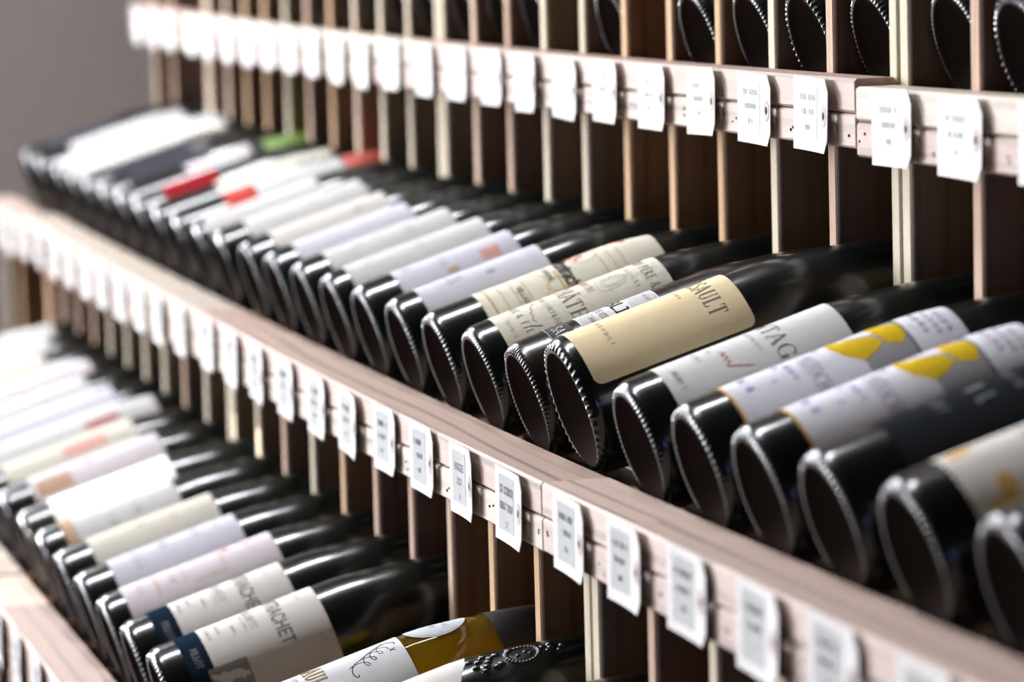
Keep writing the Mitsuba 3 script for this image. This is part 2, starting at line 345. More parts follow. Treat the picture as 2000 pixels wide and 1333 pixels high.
def centred(text, h, a, s, r=0.0365, **kw):
    g, w = serif_text(text, h, **kw); return affinity.translate(g, deg(a, r) - w / 2, s)
def from_left(text, h, a, s, r=0.0365, **kw):
    g, w = serif_text(text, h, **kw); return affinity.translate(g, deg(a, r), s)
def to_right(text, h, a, s, r=0.0365, **kw):
    g, w = serif_text(text, h, **kw); return affinity.translate(g, deg(a, r) - w, s)
def sans_to(text, h, a, s, r=0.0365, bold=False, squeeze=1.0, align='l'):
    v, f = sans_flat(text, h, bold, squeeze)
    w = v[:, 0].max(); o = {'l': 0, 'c': w / 2, 'r': w}[align]
    return (v + [deg(a, r) - o, s], f)
def blocks(rows):
    """Rows of tiny print that cannot be read: (from degree, to degree, s, height, words); each letter a few strokes."""
    out = []
    for a0, a1, s, h, n in rows:
        rng = np.random.default_rng(int(abs(a0 * 7 + a1 * 13 + s * 1e5 + n) + 5))
        x0, x1 = deg(a0), deg(a1); lw = max(0.62 * h, 0.0009); t = max(0.17 * h, 0.00022); x = x0; left = 1
        per = max(1, int((x1 - x0) / lw / n) - 1); i = 0
        while x + lw * .8 <= x1 + 1e-9:
            w = lw * rng.uniform(.55, .8)
            if i % (per + 1) != per:
                q = rng.integers(0, 4); y0, y1 = s + h * rng.uniform(0, .06), s + h * rng.uniform(.9, 1.0)
                out.append(sbox(x, y0, x + t * 1.3, y1))
                if q != 0: out.append(sbox(x, (y1 - t, y0, (y0 + y1) / 2)[q - 1], x + w, (y1, y0 + t, (y0 + y1) / 2 + t)[q - 1]))
                if q in (1, 3): out.append(sbox(x + w - t * 1.2, y0, x + w, y1))
            x += lw; i += 1
    return shapely.union_all(out)
# ------------------------------------------------------------------ the room
def slab(name, x0, x1, y0, y1, z0, z1, mat):
    k = put(name, mikit.ply(boxmesh(x0, x1, y0, y1, z0, z1), mat)); tag(k, kind='structure'); return k
slab('floor', RX0, RX1, RY0, RY1, RZ0 - 0.1, RZ0, 'floor_boards')
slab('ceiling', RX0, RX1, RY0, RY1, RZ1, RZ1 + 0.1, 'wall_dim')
slab('wall_back', RX0, -2.34, RY1, RY1 + 0.1, RZ0, RZ1, 'wall_paint')
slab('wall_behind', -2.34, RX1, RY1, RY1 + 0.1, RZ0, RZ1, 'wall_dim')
slab('wall_left', RX0 - 0.1, RX0, RY0, RY1, RZ0, RZ1, 'wall_paint')
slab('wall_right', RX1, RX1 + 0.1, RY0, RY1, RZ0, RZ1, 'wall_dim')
SX0, SX1, SZ0, SZ1 = -0.99, -0.865, 1.56, 1.975       # a slit of open window, high in the front wall, lets a strip of sun in
wf = [boxmesh(RX0, SX0, RY0 - 0.06, RY0, RZ0, RZ1), boxmesh(SX1, RX1, RY0 - 0.06, RY0, RZ0, RZ1), boxmesh(SX0, SX1, RY0 - 0.06, RY0, RZ0, SZ0), boxmesh(SX0, SX1, RY0 - 0.06, RY0, SZ1, RZ1)]
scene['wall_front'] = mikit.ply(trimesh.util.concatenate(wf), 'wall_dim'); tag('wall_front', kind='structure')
ELEV = math.radians(25)
scene['sun'] = {'type': 'directional', 'direction': [0, math.cos(ELEV), -math.sin(ELEV)], 'irradiance': rgb(*SUN)}

def window(axis, at_, a0, a1, z0, z1, radiance, sign, bars=(1, 1)):
    """A window of emitting panes in a frame; axis 'x': lies in a wall of constant x."""
    n = sum(1 for k in scene if k.startswith('window_') and '__' not in k) + 1
    w = f'window_{n}'; e = 0.045
    def b(p0, p1, q0, q1, d0, d1):
        lo, hi = sorted((at_ + sign * d0, at_ + sign * d1))
        return boxmesh(lo, hi, p0, p1, q0, q1) if axis == 'x' else boxmesh(p0, p1, lo, hi, q0, q1)
    fr = [b(a0 - e, a0, z0 - e, z1 + e, 0, .05), b(a1, a1 + e, z0 - e, z1 + e, 0, .05), b(a0, a1, z0 - e, z0, 0, .05), b(a0, a1, z1, z1 + e, 0, .05)]
    for i in range(1, bars[0]): c = a0 + (a1 - a0) * i / bars[0]; fr.append(b(c - .02, c + .02, z0, z1, .004, .04))
    for i in range(1, bars[1]): c = z0 + (z1 - z0) * i / bars[1]; fr.append(b(a0, a1, c - .02, c + .02, .004, .04))
    scene[w] = mikit.ply(trimesh.util.concatenate(fr), 'frame_paint'); tag(w, kind='structure')
    q = at_ + sign * 0.003
    c = [(a0, z0), (a1, z0), (a1, z1), (a0, z1)]
    v = np.array([[q, p, z] if axis == 'x' else [p, q, z] for p, z in c]); f = np.array([[0, 1, 2], [0, 2, 3]])
    nrm = np.cross(v[1] - v[0], v[2] - v[0]); want = np.array([sign, 0, 0] if axis == 'x' else [0, sign, 0])
    if nrm @ want < 0: f = f[:, ::-1]
    scene[w + '__pane'] = mikit.ply((v, f), 'hole_dark', emitter={'type': 'area', 'radiance': rgb(*radiance)})
window('x', RX0, -4.7, -2.3, -0.4, 1.8, KEY, 1, (2, 2))
window('y', RY0, -3.4, -1.4, -0.2, 1.4, FRONT, 1, (2, 2))
window('x', RX0, -1.95, -0.75, 1.25, 2.35, HIGH, 1, (2, 1))
window('x', RX1, -1.5, 0.3, -0.22, 0.10, BLUE, -1, (2, 1))

def ceiling_light(x0, x1, y0, y1, z, label, radiance):
    t = thing('ceiling_light'); tag(t, label, 'lamp')
    fr = [boxmesh(x0 - .03, x0, y0 - .03, y1 + .03, z - .05, z + .04), boxmesh(x1, x1 + .03, y0 - .03, y1 + .03, z - .05, z + .04), boxmesh(x0, x1, y0 - .03, y0, z - .05, z + .04), boxmesh(x0, x1, y1, y1 + .03, z - .05, z + .04), boxmesh(x0, x1, y0, y1, z, z + .04)]
    put('housing', mikit.ply(trimesh.util.concatenate(fr), 'lamp_metal'), t)
    v = np.array([[x0, y0, z - .03], [x0, y1, z - .03], [x1, y1, z - .03], [x1, y0, z - .03]])
    put('diffuser', mikit.ply((v, np.array([[0, 1, 2], [0, 2, 3]])), 'hole_dark', emitter={'type': 'area', 'radiance': rgb(*radiance)}), t)
ceiling_light(-2.03, -1.80, -2.5, -0.10, RZ1 - 0.04, 'long white ceiling light panel over the left part of the wine racks', LAMP)

# ------------------------------------------------------------------ the wine racks: four sections side by side, each of three stepped rows
TH, PITCH = 0.0124, 0.1
TIERS = {1: dict(up=(0.0, 0.045), top=0.62, front=-0.0248, back=-0.0006, low=-0.0006, z=0.0),
         2: dict(up=(-0.1822, -0.137), top=-0.2302, front=-0.2078, back=-0.1687, low=-0.1826, z=-0.2096),
         3: dict(up=(-0.3667, -0.3215), top=-0.4326, front=-0.3923, back=-0.3532, low=-0.3671, z=-0.4120)}
SECT = [('right', 0.0136, 0.86, [0.016 + i * PITCH for i in range(9)]),
        ('middle', -1.0020, 0.0110, [-i * PITCH for i in range(11)]),
        ('left', -2.0180, -1.0046, [-1.016 - i * PITCH for i in range(11)]),
        ('end', -2.3560, -2.0206, [-2.032, -2.24, -2.352])]
SLAB = {'right': 'right wine rack section with pale rails, right of the joint in the top rail',
        'middle': 'middle wine rack section of pinkish wood, left of the joint in the top rail',
        'left': 'blurred wine rack section behind the middle one, left of it',
        'end': 'short last wine rack section by the grey wall at the far left'}
RMAT = {('right', 1, 0): 'wood_rail_pale', ('middle', 2, 0): 'wood_rail', ('middle', 2, 1): 'wood_rail_pale', ('left', 2, 0): 'wood_rail_pale', ('left', 1, 0): 'wood_rail_pale', ('left', 3, 0): 'wood_rail_pale'}
RDZ = {('end', 2): -0.006, ('right', 1): -0.0042, ('right', 2): 0.0004, ('left', 1): -0.0006, ('left', 3): 0.001}
for s, x0, x1, xs in SECT:
    t = thing('wine_rack'); tag(t, SLAB[s], 'wine rack', 'wine rack sections side by side')
    for i, d in TIERS.items():
        dz = RDZ.get((s, i), 0.0)
        for x in xs:
            ztop = d['top'] + (float(sag(x)) if i > 1 else 0)
            u = put('upright', mikit.ply(post_z(x + 0.0004, x + TH - 0.0004, d['up'][0] + 0.003, d['up'][1], RZ0, ztop), 'wood_upright_shaded'), t)
            put('face_strip', mikit.ply(post_z(x, x + TH, d['up'][0], d['up'][0] + 0.003, RZ0, ztop), 'wood_upright'), u)  # pale front split off so the upright behind can carry the painted shade
        put('top_rail', mikit.ply(strip_x(x0, x1, d['front'], d['back'], d['z'] - 0.0190 + dz, d['z'] + dz, 0.0016), RMAT.get((s, i, 0), 'wood_rail'), smooth=25), t)
        put('lower_rail', mikit.ply(strip_x(x0, x1, d['front'] + 0.0002, d['low'], d['z'] - 0.0382 + dz, d['z'] - 0.0195 + dz, 0.0013), RMAT.get((s, i, 1), 'wood_rail'), smooth=25), t)
        o = base_of(i, -1.0) - np.array([0, 0, float(sag(-1.0))])
        for s0, s1 in (((0.024, 0.036), (0.108, 0.150)) if i > 1 else ((0.032, 0.050), (0.108, 0.125))):
            c = o + (s0 + s1) / 2 * AX - (0.0365 + 0.0004 + 0.006) * E2
            h = (s1 - s0) / 2
            put('bottle_batten', mikit.ply(strip_x(x0, x1, c[1] - h, c[1] + h, c[2] - 0.006, c[2] + 0.006, 0.001, TILT), 'wood_dark'), t)
    # nail heads in the lower rails, one pair over each upright
    for i, d in TIERS.items():
        for x in xs:
            if not (-0.8 < x < 0.6) or i == 3: continue
            rng = np.random.default_rng(int(1000 + x * 1000) + i)
            for q in range(2):
                m = trimesh.creation.cylinder(0.0008 * rng.uniform(.7, 1.1), 0.0012, sections=8)
                m.apply_transform(trimesh.transformations.rotation_matrix(np.pi / 2, [1, 0, 0]))
                m.apply_translation([x + rng.uniform(0.001, 0.012), d['front'] + 0.0003, d['z'] - 0.029 + rng.uniform(-.004, .004) + float(sag(x)) + RDZ.get((s, i), 0)])
                put('nail', mikit.ply(m, 'hole_dark'), t)

# ------------------------------------------------------------------ price tags
ORD = ['', 'second', 'third', 'fourth', 'fifth', 'sixth', 'seventh', 'eighth', 'ninth', 'tenth', 'eleventh', 'twelfth', '13th', '14th', '15th', '16th', '17th', '18th', '19th', '20th', '21st', '22nd', '23rd', '24th', '25th']
def bend(v2, Ln, H, lift, low, tw):
    """Flat tag coordinates (u to the right, v up from the lower edge) -> (x, out, z)."""
    u = v2[:, 0] / Ln; v = v2[:, 1] / H
    out = lift * np.clip(u, 0, 1.2) ** 2.2 + low * (1 - v) ** 1.5 + tw * u * (1 - v)
    return np.column_stack([v2[:, 0], out, v2[:, 1]])
def price_tag(tier, xc, label, lines=None, near=True, seed=0):
    d = TIERS[tier]; rng = np.random.default_rng(seed + 77)
    Ln, H, c = 0.0665, 0.0415, 0.0075
    sec = 'right' if xc > 0.012 else 'middle' if xc > -1.0 else 'left' if xc > -2.02 else 'end'
    x0 = xc - 0.003 - Ln / 2 + rng.uniform(-.0035, .0035)
    z0 = d['z'] - H - 0.0003 + float(sag(xc)) + RDZ.get((sec, tier), 0) + rng.uniform(-.0015, .0003)
    lift, low, tw = rng.uniform(.0020, .0042), rng.uniform(.0, .0008), rng.uniform(0, .0008)
    ang = rng.uniform(-.02, .025)
    t = thing('price_tag'); tag(t, label, 'price tag', {1: 'price tags on the top rail', 2: 'price tags on the middle rail', 3: 'price tags on the bottom rail'}[tier])
    def place(v2, off):
        b = bend(v2, Ln, H, lift, low, tw)
        ca, sa = math.cos(ang), math.sin(ang)
        px, pz = b[:, 0] * ca - (b[:, 2] - H) * sa, b[:, 0] * sa + (b[:, 2] - H) * ca + H
        slope = float(sag(xc + .03) - sag(xc - .03)) / .06
        return np.column_stack([x0 + px, d['front'] - 0.0006 - b[:, 1] - off, z0 + pz + slope * px])
    card = Polygon([(0, 0), (Ln - c, 0), (Ln, c), (Ln, H - c), (Ln - c, H), (0, H)]).difference(Point(Ln - 0.0085, H / 2).buffer(0.0023, 8))
    v, f = tri_poly(card.segmentize(0.008), 0.009)
    n = len(v)
    edges = trimesh.Trimesh(np.column_stack([v, np.zeros(n)]), f, process=False)
    e = edges.edges_sorted; uq, ct = np.unique(e, axis=0, return_counts=True); bd = {tuple(x) for x in uq[ct == 1]}
    rim = []
    for a, b in edges.edges:
        if tuple(sorted((a, b))) in bd: rim += [[a, b + n, b], [a, a + n, b + n]]
    V = np.vstack([place(v, 0.0005), place(v, 0)])
    put('card', mikit.ply(trimesh.Trimesh(V, np.vstack([f, f[:, ::-1] + n, rim]), process=False), 'tag_card'), t)
    def decal(name, geo, mat, off, edge=0.006):
        if isinstance(geo, tuple): v, f = geo; 
        else: v, f = tri_poly(geo.segmentize(edge), edge)
        v3, f = trimesh.remesh.subdivide_to_size(np.column_stack([v, 0 * v[:, 0]]), f, edge, max_iter=10)
        kk = put(name, mikit.ply(trimesh.Trimesh(place(v3[:, :2], 0.0005 + off), f, process=False), mat), t)
        if name == 'printed_lines': tag(kk, kind='stuff')
    if near:
        ring = Point(Ln - 0.0085, H / 2).buffer(0.0058, 12)
        ring = shapely.union_all([ring] + [affinity.rotate(sbox(Ln - 0.0085 - .0062, H / 2 - .0016, Ln - 0.0085 + .0062, H / 2 + .0016), a, origin=(Ln - 0.0085, H / 2)) for a in range(0, 180, 45)])
        decal('eyelet', ring.intersection(card.buffer(-.0002)).difference(Point(Ln - 0.0085, H / 2).buffer(0.0024, 8)), 'tag_eyelet', 0.00025)
    sx0 = 0.007 + rng.uniform(0, .003); sx1 = sx0 + 0.036; sy0, sy1 = 0.006 + rng.uniform(-.001, .002), 0.0375
    decal('sticker', sbox(sx0, sy0, sx1, sy1), 'tag_sticker_overlit' if tier == 1 else 'tag_sticker', 0.0002)
    if lines:
        for txt, h, y, bold in lines:
            v, f = sans_flat(txt, h, bold); w = v[:, 0].max(); q = min(1.0, 0.032 / w)
            v = v * [q, 1] + [(sx0 + sx1) / 2 - w * q / 2, y]
            decal('printed_line', (v, f), 'tag_ink', 0.0004)
    else:
        rows = []
        for y, h, n, a, b in ((0.0285, .0035, 2, .10, .9), (0.0205, .0032, 3, .2, .8), (0.0118, .003, 1, .38, .62)):
            L = sx1 - sx0; g0 = sx0 + L * a; g = L * (b - a) / (n * 5)
            for i in range(n * 5):
                if rng.uniform() > .18: rows.append(sbox(g0 + i * g, y, g0 + i * g + g * .62, y + h))
        decal('printed_lines', shapely.union_all(rows), 'tag_ink_overlit' if tier == 1 else 'tag_ink', 0.0004)

CELLS = [0.672, 0.572, 0.472, 0.372, 0.272, 0.172, 0.072] + [-0.044 - 0.1 * i for i in range(10)] + [-1.06 - 0.1 * i for i in range(10)] + [-2.09, -2.19, -2.29]
tag_text = {(2, -0.144): [('BARGES', .0046, .0262, False), ('2007', .0042, .0180, False), ('40', .0034, .0095, False)],
            (2, -0.044): [('ST COMOR', .0046, .0272, True), ('BRUT 2007', .0042, .0182, True), ('17', .0038, .0085, False)]}
for tier, word in ((1, 'top'), (2, 'middle'), (3, 'bottom')):
    for i, x in enumerate(CELLS):
        if tier == 3 and not -1.3 < x < -0.45: continue
        if tier == 1 and x > 0.35: continue
        if tier == 2 and x > 0.6 or (tier > 1 and x < -2.0 and tier == 3): continue
        n = (6 - i) if x > 0 else (i - 7)
        side = 'right' if x > 0 else 'left'
        joint = {1: 'the rail joint', 2: 'the rail joint', 3: 'x'}[tier]
        if tier == 3:
            joint = 'its sunlit patch'; n = len([c for c in CELLS if -1.0 < c < x]) if x > -1 else len([c for c in CELLS if x < c < -1.0]); side = 'right' if x > -1 else 'left'
        lab_ = f'price tag on the {word} rail, {ORD[n] if n else "first"} to the {side} of {joint}'
        price_tag(tier, x, lab_, tag_text.get((tier, round(x, 3))), near=x > -0.75, seed=tier * 100 + i)
# ------------------------------------------------------------------ bottles of the top row: seen from below between the uprights, all labels hidden
GT, GM, GB = 'bottles of the top row', 'bottles of the middle row', 'bottles of the bottom row'
topcells = [c for c in CELLS if c < 0.35 and round(c, 3) not in (-0.444, -0.644) and c > -2.0]
for i, x in enumerate(topcells):
    j = CELLS.index(x); n = (6 - j) if x > 0 else (j - 7); side = 'right' if x > 0 else 'left'
    rng = np.random.default_rng(300 + i)
    bottle(1, x + rng.uniform(-.002, .002), f'dark bottle base in the top row, {ORD[n] if n else "first"} cell to the {side} of the double upright',
           beads=[64, 52, 72][i % 3], amp=[.0012, .0017, .0009][i % 3], hi=x > -0.7, lift=rng.uniform(0, .003), slide=rng.uniform(-.004, .004), group=GT,
           art=[('label', ['cream', 'white', 'ivory'][i % 3], lab(.03, .12, 65), 1)])

# ------------------------------------------------------------------ bottles of the middle row, from the right
def B2(x, what, **kw): return bottle(2, x, what, group=GM, **kw)
B2(0.672, 'nearest dark bottle of the middle row, mostly outside the right edge', art=[('label', 'white', lab(.03, .12), 1)])
B2(0.572, 'blurred dark bottle at the right edge, below the orange-blotted label', art=[('label', 'white', lab(.045, .13, 60), 1)], beads=60)
B2(0.463, 'blurred dark bottle with a white label bearing orange blots, near the right edge', spin=6,
   art=[('label', 'ivory', lab(.022, .125, 68), 1), ('orange_mark', 'orange', shapely.union_all([at(ell(0, 0, .004, .006), -4, .032), at(ell(0, 0, .006, .004), 42, .040), at(ell(0, 0, .004, .008), 55, .036)]), 2, 'label'),
        ('lettering', 'inkgrey', blocks([(-5, 40, .060, .004, 3), (0, 30, .072, .003, 2), (-10, 45, .090, .006, 2)]), 2, 'label')])
B2(0.363, 'dark bottle with an added charcoal label with faint grey marks, left of the orange-blotted one', beads=56,  # matte label added to hide the lamp streak; its marks imitate grey reflections
   art=[('label', 'charcoal', lab(.034, .150, 72), 1), ('small_print', 'reflection_mark', blocks([(-6, 30, .060, .006, 3), (0, 40, .078, .010, 4), (-4, 34, .098, .004, 3), (4, 44, .112, .009, 3), (0, 30, .130, .004, 2)]), 2, 'label')])
def patched(x, what):
    A = [('label', 'lavender', lab(.023, .0930, 72, corner=0), 1), ('orange_edge', 'orange', rect(-72, 72, .023, .0245), 2, 'label'),
         ('grey_panel', 'grey', rect(-72, 72, .0930, .1200), 1),
         ('white_panel', 'lavender', rect(-72, 72, .1206, .1480), 1), ('dark_edge', 'black', rect(-72, 72, .1196, .1206), 2),
         ('yellow_patch', 'yellow', Polygon([(deg(-8), .084), (deg(2), .090), (deg(14), .103), (deg(26), .1055), (deg(32), .100), (deg(36), .093), (deg(24), .086), (deg(8), .083)]).buffer(.001), 3),
         ('yellow_patch', 'yellow', Polygon([(deg(-12), .106), (deg(-2), .112), (deg(8), .1185), (deg(24), .1185), (deg(33), .115), (deg(28), .109), (deg(10), .107)]).buffer(.001), 3),
         ('white_patch', 'lavender', Polygon([(deg(-12), .090), (deg(0), .095), (deg(10), .106), (deg(4), .111), (deg(-12), .106)]), 2),
         ('small_print', 'blue', blocks([(-2, 14, .0325, .0045, 1), (18, 34, .0325, .0045, 1)]), 2, 'label'),
         ('lettering', 'violet', from_left('PATOCHE', .0085, 2, .0640, squeeze=.72), 2, 'label'),
         ('small_print', 'blue', blocks([(4, 30, .0565, .003, 2), (-4, 8, .052, .003, 1), (22, 30, .046, .003, 1), (-4, 6, .075, .003, 1)]), 2, 'label'),
         ('small_print', 'violet', blocks([(-4, 34, .128, .0028, 3), (2, 42, .1335, .0028, 4), (8, 40, .139, .003, 3)]), 2, 'white_panel')]
    B2(x, what, art=A, beads=58, amp=.0010)
patched(0.268, 'blurred bottle with yellow patches on a white label, the right one of two alike')
patched(0.174, 'bottle with yellow patches on a grey and white label, left of two alike')
B2(0.072, 'dark bottle with a pale label lettered TAG and red script', beads=70, amp=.0009,
   art=[('label', 'pale', lab(.0205, .122, 70), 1), ('lettering', 'ink', to_right('MONTAG', .0100, 53, .0810, squeeze=1.2), 2, 'label'),
        ('red_script', 'script', shapely.union_all([stroke_poly([(deg(16), .0545), (deg(20), .0575), (deg(22), .0545), (deg(27), .0575), (deg(29), .0545), (deg(33), .057), (deg(35), .0545)], .0009), stroke_poly([(deg(37), .0545), (deg(45), .0665)], .0011)]), 2, 'label'),
        ('small_print', 'inkgrey', blocks([(18, 44, .0265, .0030, 1)]), 2, 'label'), ('small_print', 'faint', blocks([(-4, 36, .0735, .0022, 4), (0, 22, .042, .003, 2), (4, 14, .050, .002, 1)]), 2, 'label')])
RE = 0.0405
B2(-0.046, 'stout dark bottle with a gold-tan label lettered SAULT', r=RE, lift=.0082, slide=.0005, beads=46, amp=.0016,
   art=[('label', 'gold', label_patch(.0090, .1065, 68, RE, .005)[0], 1),
        ('lettering', 'ink', affinity.translate(serif_text('MEURSAULT', .0108, squeeze=.8)[0], deg(50, RE) - serif_text('MEURSAULT', .0108, squeeze=.8)[1], .0845), 2, 'label'),
        ('small_print', 'tanfaint', blocks([(-8, 20, .075, .002, 4), (4, 44, .027, .0026, 5)]), 2, 'label')])
ribs = shapely.union_all([rect(-70, 70, .0435 + i * .00125, .0435 + i * .00125 + .00038) for i in range(38) if not (.0525 < .0435 + i * .00125 < .0745)])
ribs2 = shapely.union_all([rect(-70, 70, .0233 + i * .0011, .0233 + i * .0011 + .0003) for i in range(13)])
B2(-0.144, 'dark bottle with a finely ribbed white label lettered BLI and a black band', beads=74, amp=.0013, mat='glass_brown',
   art=[('band', 'band', rect(-72, 72, .0226, .0373), 1), ('band_lines', 'inkgrey', ribs2, 2, 'band'), ('band_edge', 'white', rect(-72, 72, .0226, .0230), 3, 'band'),
        ('band_lettering', 'white', to_right('SAINT', .0070, 44, .0262, squeeze=.95), 4, 'band'),
        ('label', 'white', lab(.0422, .0916, 72, corner=.001), 1), ('ribbing', 'ribgrey', ribs, 2, 'label'),
        ('lettering', 'black', sans_to('CHABLIS', .0085, 42, .0640, align='r', squeeze=1.38), 3, 'label'),
        ('small_lettering', 'ink', sans_to('VIEILLES VIGNES', .0043, 42, .0550, align='r', squeeze=.9), 3, 'label'), ('year', 'ink', sans_to('2008', .0026, 10, .0487, squeeze=1.3), 3, 'label'),
        ('small_print', 'inkgrey', sans_to('SELECTION', .0020, 4, .0845, squeeze=1.3), 3, 'label')])
crest = shapely.union_all([ell(0, .0, .0055, .0065, .0005), ell(0, .0, .0040, .0048, .0004)] + [at(ell(0, 0, .0011, .0016, .0005), a, s) for a, s in ((-11, .002), (-12, -.003), (-9, .006), (11, .002), (12, -.003), (9, .006), (0, .0095), (-4, .0085), (4, .0085))]
                        + [stroke_poly([(-.008, -.006), (-.004, -.0095), (.004, -.0095), (.008, -.006)], .0006)])
B2(-0.244, 'dark bottle with a cream label lettered CHATE and PERE', beads=80, amp=.0008,
   art=[('label', 'cream', lab(.0165, .1265, 72), 1), ('lettering', 'ink', from_left('C^HATEAU'.replace('^HA', 'H^A'), .0105, -13, .0600, squeeze=.95), 2, 'label'),
        ('top_lettering', 'ink', to_right('BOUCHARD P`ERE &', .0066, 50, .1125, squeeze=.80), 2, 'label'),
        ('place_name', 'inkgrey', to_right('BOURGOGNE', .0030, 44, .1045, track=.5), 2, 'label'), ('red_lettering', 'script', to_right('PREMIER CRU', .0046, 26, .0770, squeeze=.75), 2, 'label'),
        ('crest', 'faint', at(crest, 20, .0930), 2, 'label'), ('small_print', 'ink', to_right('APPELLATION CONTR^OL', .0034, 52, .0490, track=.22), 2, 'label'),
        ('small_print', 'ink', to_right('PERE & FILS', .0048, 56, .0305, track=.25), 2, 'label'), ('small_print', 'inkgrey', to_right('FRANCE', .0025, 48, .0225, track=.4), 2, 'label'),
        ('signature', 'ink', shapely.union_all([stroke_poly(smooth_line([(deg(2), .0415), (deg(6), .046), (deg(9), .0425), (deg(14), .0405), (deg(18), .0420), (deg(22), .0385), (deg(28), .0400), (deg(33), .0375), (deg(38), .0395)]), .0005), stroke_poly([(deg(40), .0350), (deg(44), .0410)], .0010)]), 2, 'label')])
goldl = shapely.union_all([rect(-70, 70, s, s + w) for s, w in ((.0395, .0011), (.0480, .0006), (.0560, .0006), (.0640, .0006))] + [rect(12, 70, s, s + .0007) for s in (.1160, .1225, .1290)] + [stroke_poly([(deg(2), .070), (deg(18), .078), (deg(36), .079), (deg(48), .074)], .0007), ell(deg(38), .085, .006, .009, .0006), ell(deg(8), .108, .009, .009, .0006), rect(16, 60, .0855, .0868)])
B2(-0.344, 'dark bottle with a cream label with gold lines, red flourish and black gothic lettering', beads=66, amp=.0011,
   art=[('label', 'cream', lab(.0335, .1555, 72), 1), ('gold_lines', 'goldline', goldl, 2, 'label'),
        ('red_flourish', 'red', shapely.union_all([at(ell(0, 0, .0022, .0020), 4, .107), at(ell(0, 0, .0016, .0032), -1, .100), at(ell(0, 0, .0020, .0016), 9, .103), stroke_poly([(deg(-10), .118), (deg(-6), .128), (deg(-2), .134), (deg(3), .137)], .0016), at(ell(0, 0, .0018, .0016), 3, .137)]), 3, 'label'),
        ('pink_wash', 'rose', at(ell(0, 0, .0026, .0085), -5, .098), 2, 'label'),
        ('lettering', 'black', sans_to('Montrachet', .0088, -4, .0885, bold=True, squeeze=.62), 4, 'label'), ('small_print', 'ink', sans_to('VILLAGE', .0034, 22, .0585, bold=True), 4, 'label'), ('small_print', 'ink', sans_to('BEAUNE', .0032, 4, .0800, bold=True), 4, 'label')])
def plain(x, what, pap, s0, s1, rows=(), half=70, tint='inkgrey', extra=(), tier=2, **kw):
    A = [('label', pap, lab(s0, s1, half), 1)]
    if rows: A.append(('printing', tint, blocks(rows), 2, 'label'))
    return bottle(tier, x, what, art=A + list(extra), group=GM if tier == 2 else GB, **kw)
plain(-0.444, 'dark bottle with a cool white label, just left of the gold-lined cream label', 'cool', .019, .1066, [(4, 26, .040, .004, 2), (10, 30, .045, .006, 1), (22, 40, .066, .007, 2)])
plain(-0.544, 'dark bottle with a lavender-white label with a tan patch', 'cool', .0277, .1148, [(0, 22, .035, .005, 2), (14, 32, .060, .006, 2)], extra=[('tan_patch', 'rose', rect(26, 44, .088, .102), 2, 'label'), ('tan_patch', 'tan', rect(36, 44, .062, .070), 2, 'label')])
plain(-0.644, 'dark bottle with a plain white label, sixth to the left of the gold label', 'white_dimmed', .0163, .1215, [(14, 30, .070, .005, 2)], tint='faint')
plain(-0.744, 'dark bottle with a grey-smudged white label, seventh left of the gold label', 'white_dimmed', .0238, .1225, [(18, 36, .045, .008, 2), (12, 34, .085, .008, 1)])
plain(-0.844, 'dark bottle with a bluish white label, eighth to the left of the gold label', 'cool', .0217, .1150, [(20, 34, .075, .005, 1)], tint='faint')
plain(-0.944, 'dark bottle with a creamy white label, ninth to the left of the gold label', 'ivory_dimmed', .0245, .1209, [(24, 38, .092, .008, 1)])
plain(-1.060, 'blurred dark bottle with a white label, tenth to the left of the gold label', 'white_dimmed', .0270, .1293, [(20, 36, .080, .006, 2)], tint='faint', hi=False)
plain(-1.160, 'blurred dark bottle with a broad white label, eleventh to the left of the gold label', 'white_dimmed', .0107, .1135, hi=False, extra=[('tan_mark', 'goldline', at(ell(0, 0, .003, .005), 6, .034), 2, 'label')])
plain(-1.260, 'blurred dark bottle with a white label and a red band on its left edge', 'white_dimmed', .0785, .1584, half=60, hi=False, extra=[('red_band', 'red', rect(-60, 60, .050, .0770), 1)], cap='capsule_red', cap_s=.160)
plain(-1.360, 'blurred dark bottle with a narrow cream label beside the red-banded one', 'cream_dimmed', .0626, .1722, half=34, hi=False)
plain(-1.460, 'blurred dark bottle with a dark red label in the far part of the middle row', 'darkred', .0295, .0828, half=60, hi=False)
plain(-1.560, 'blurred dark bottle with a pinkish white label and a green capsule', 'pinkish', .0720, .1371, half=30, hi=False, cap='capsule_green', cap_s=.150)
plain(-1.660, 'blurred dark bottle just left of the green-capped one in the far middle row', 'band', .03, .11, half=55, hi=False)
plain(-1.760, 'blurred dark bottle just right of the long cream label by the wall', 'band', .03, .11, half=55, hi=False)
plain(-1.860, 'blurred dark bottle with a long cream label, far left in the middle row', 'ivory', .0100, .1718, half=66, hi=False)
plain(-1.960, 'blurred dark bottle with a long white label near the grey wall', 'white', .0100, .1864, half=66, hi=False)
plain(-2.090, 'blurred dark bottle, second from the far left end of the middle row', 'white_dimmed', .0400, .1700, half=60, hi=False)
plain(-2.190, 'blurred dark bottle at the far left end of the middle row against the grey wall', 'band', .03, .11, half=55, hi=False)

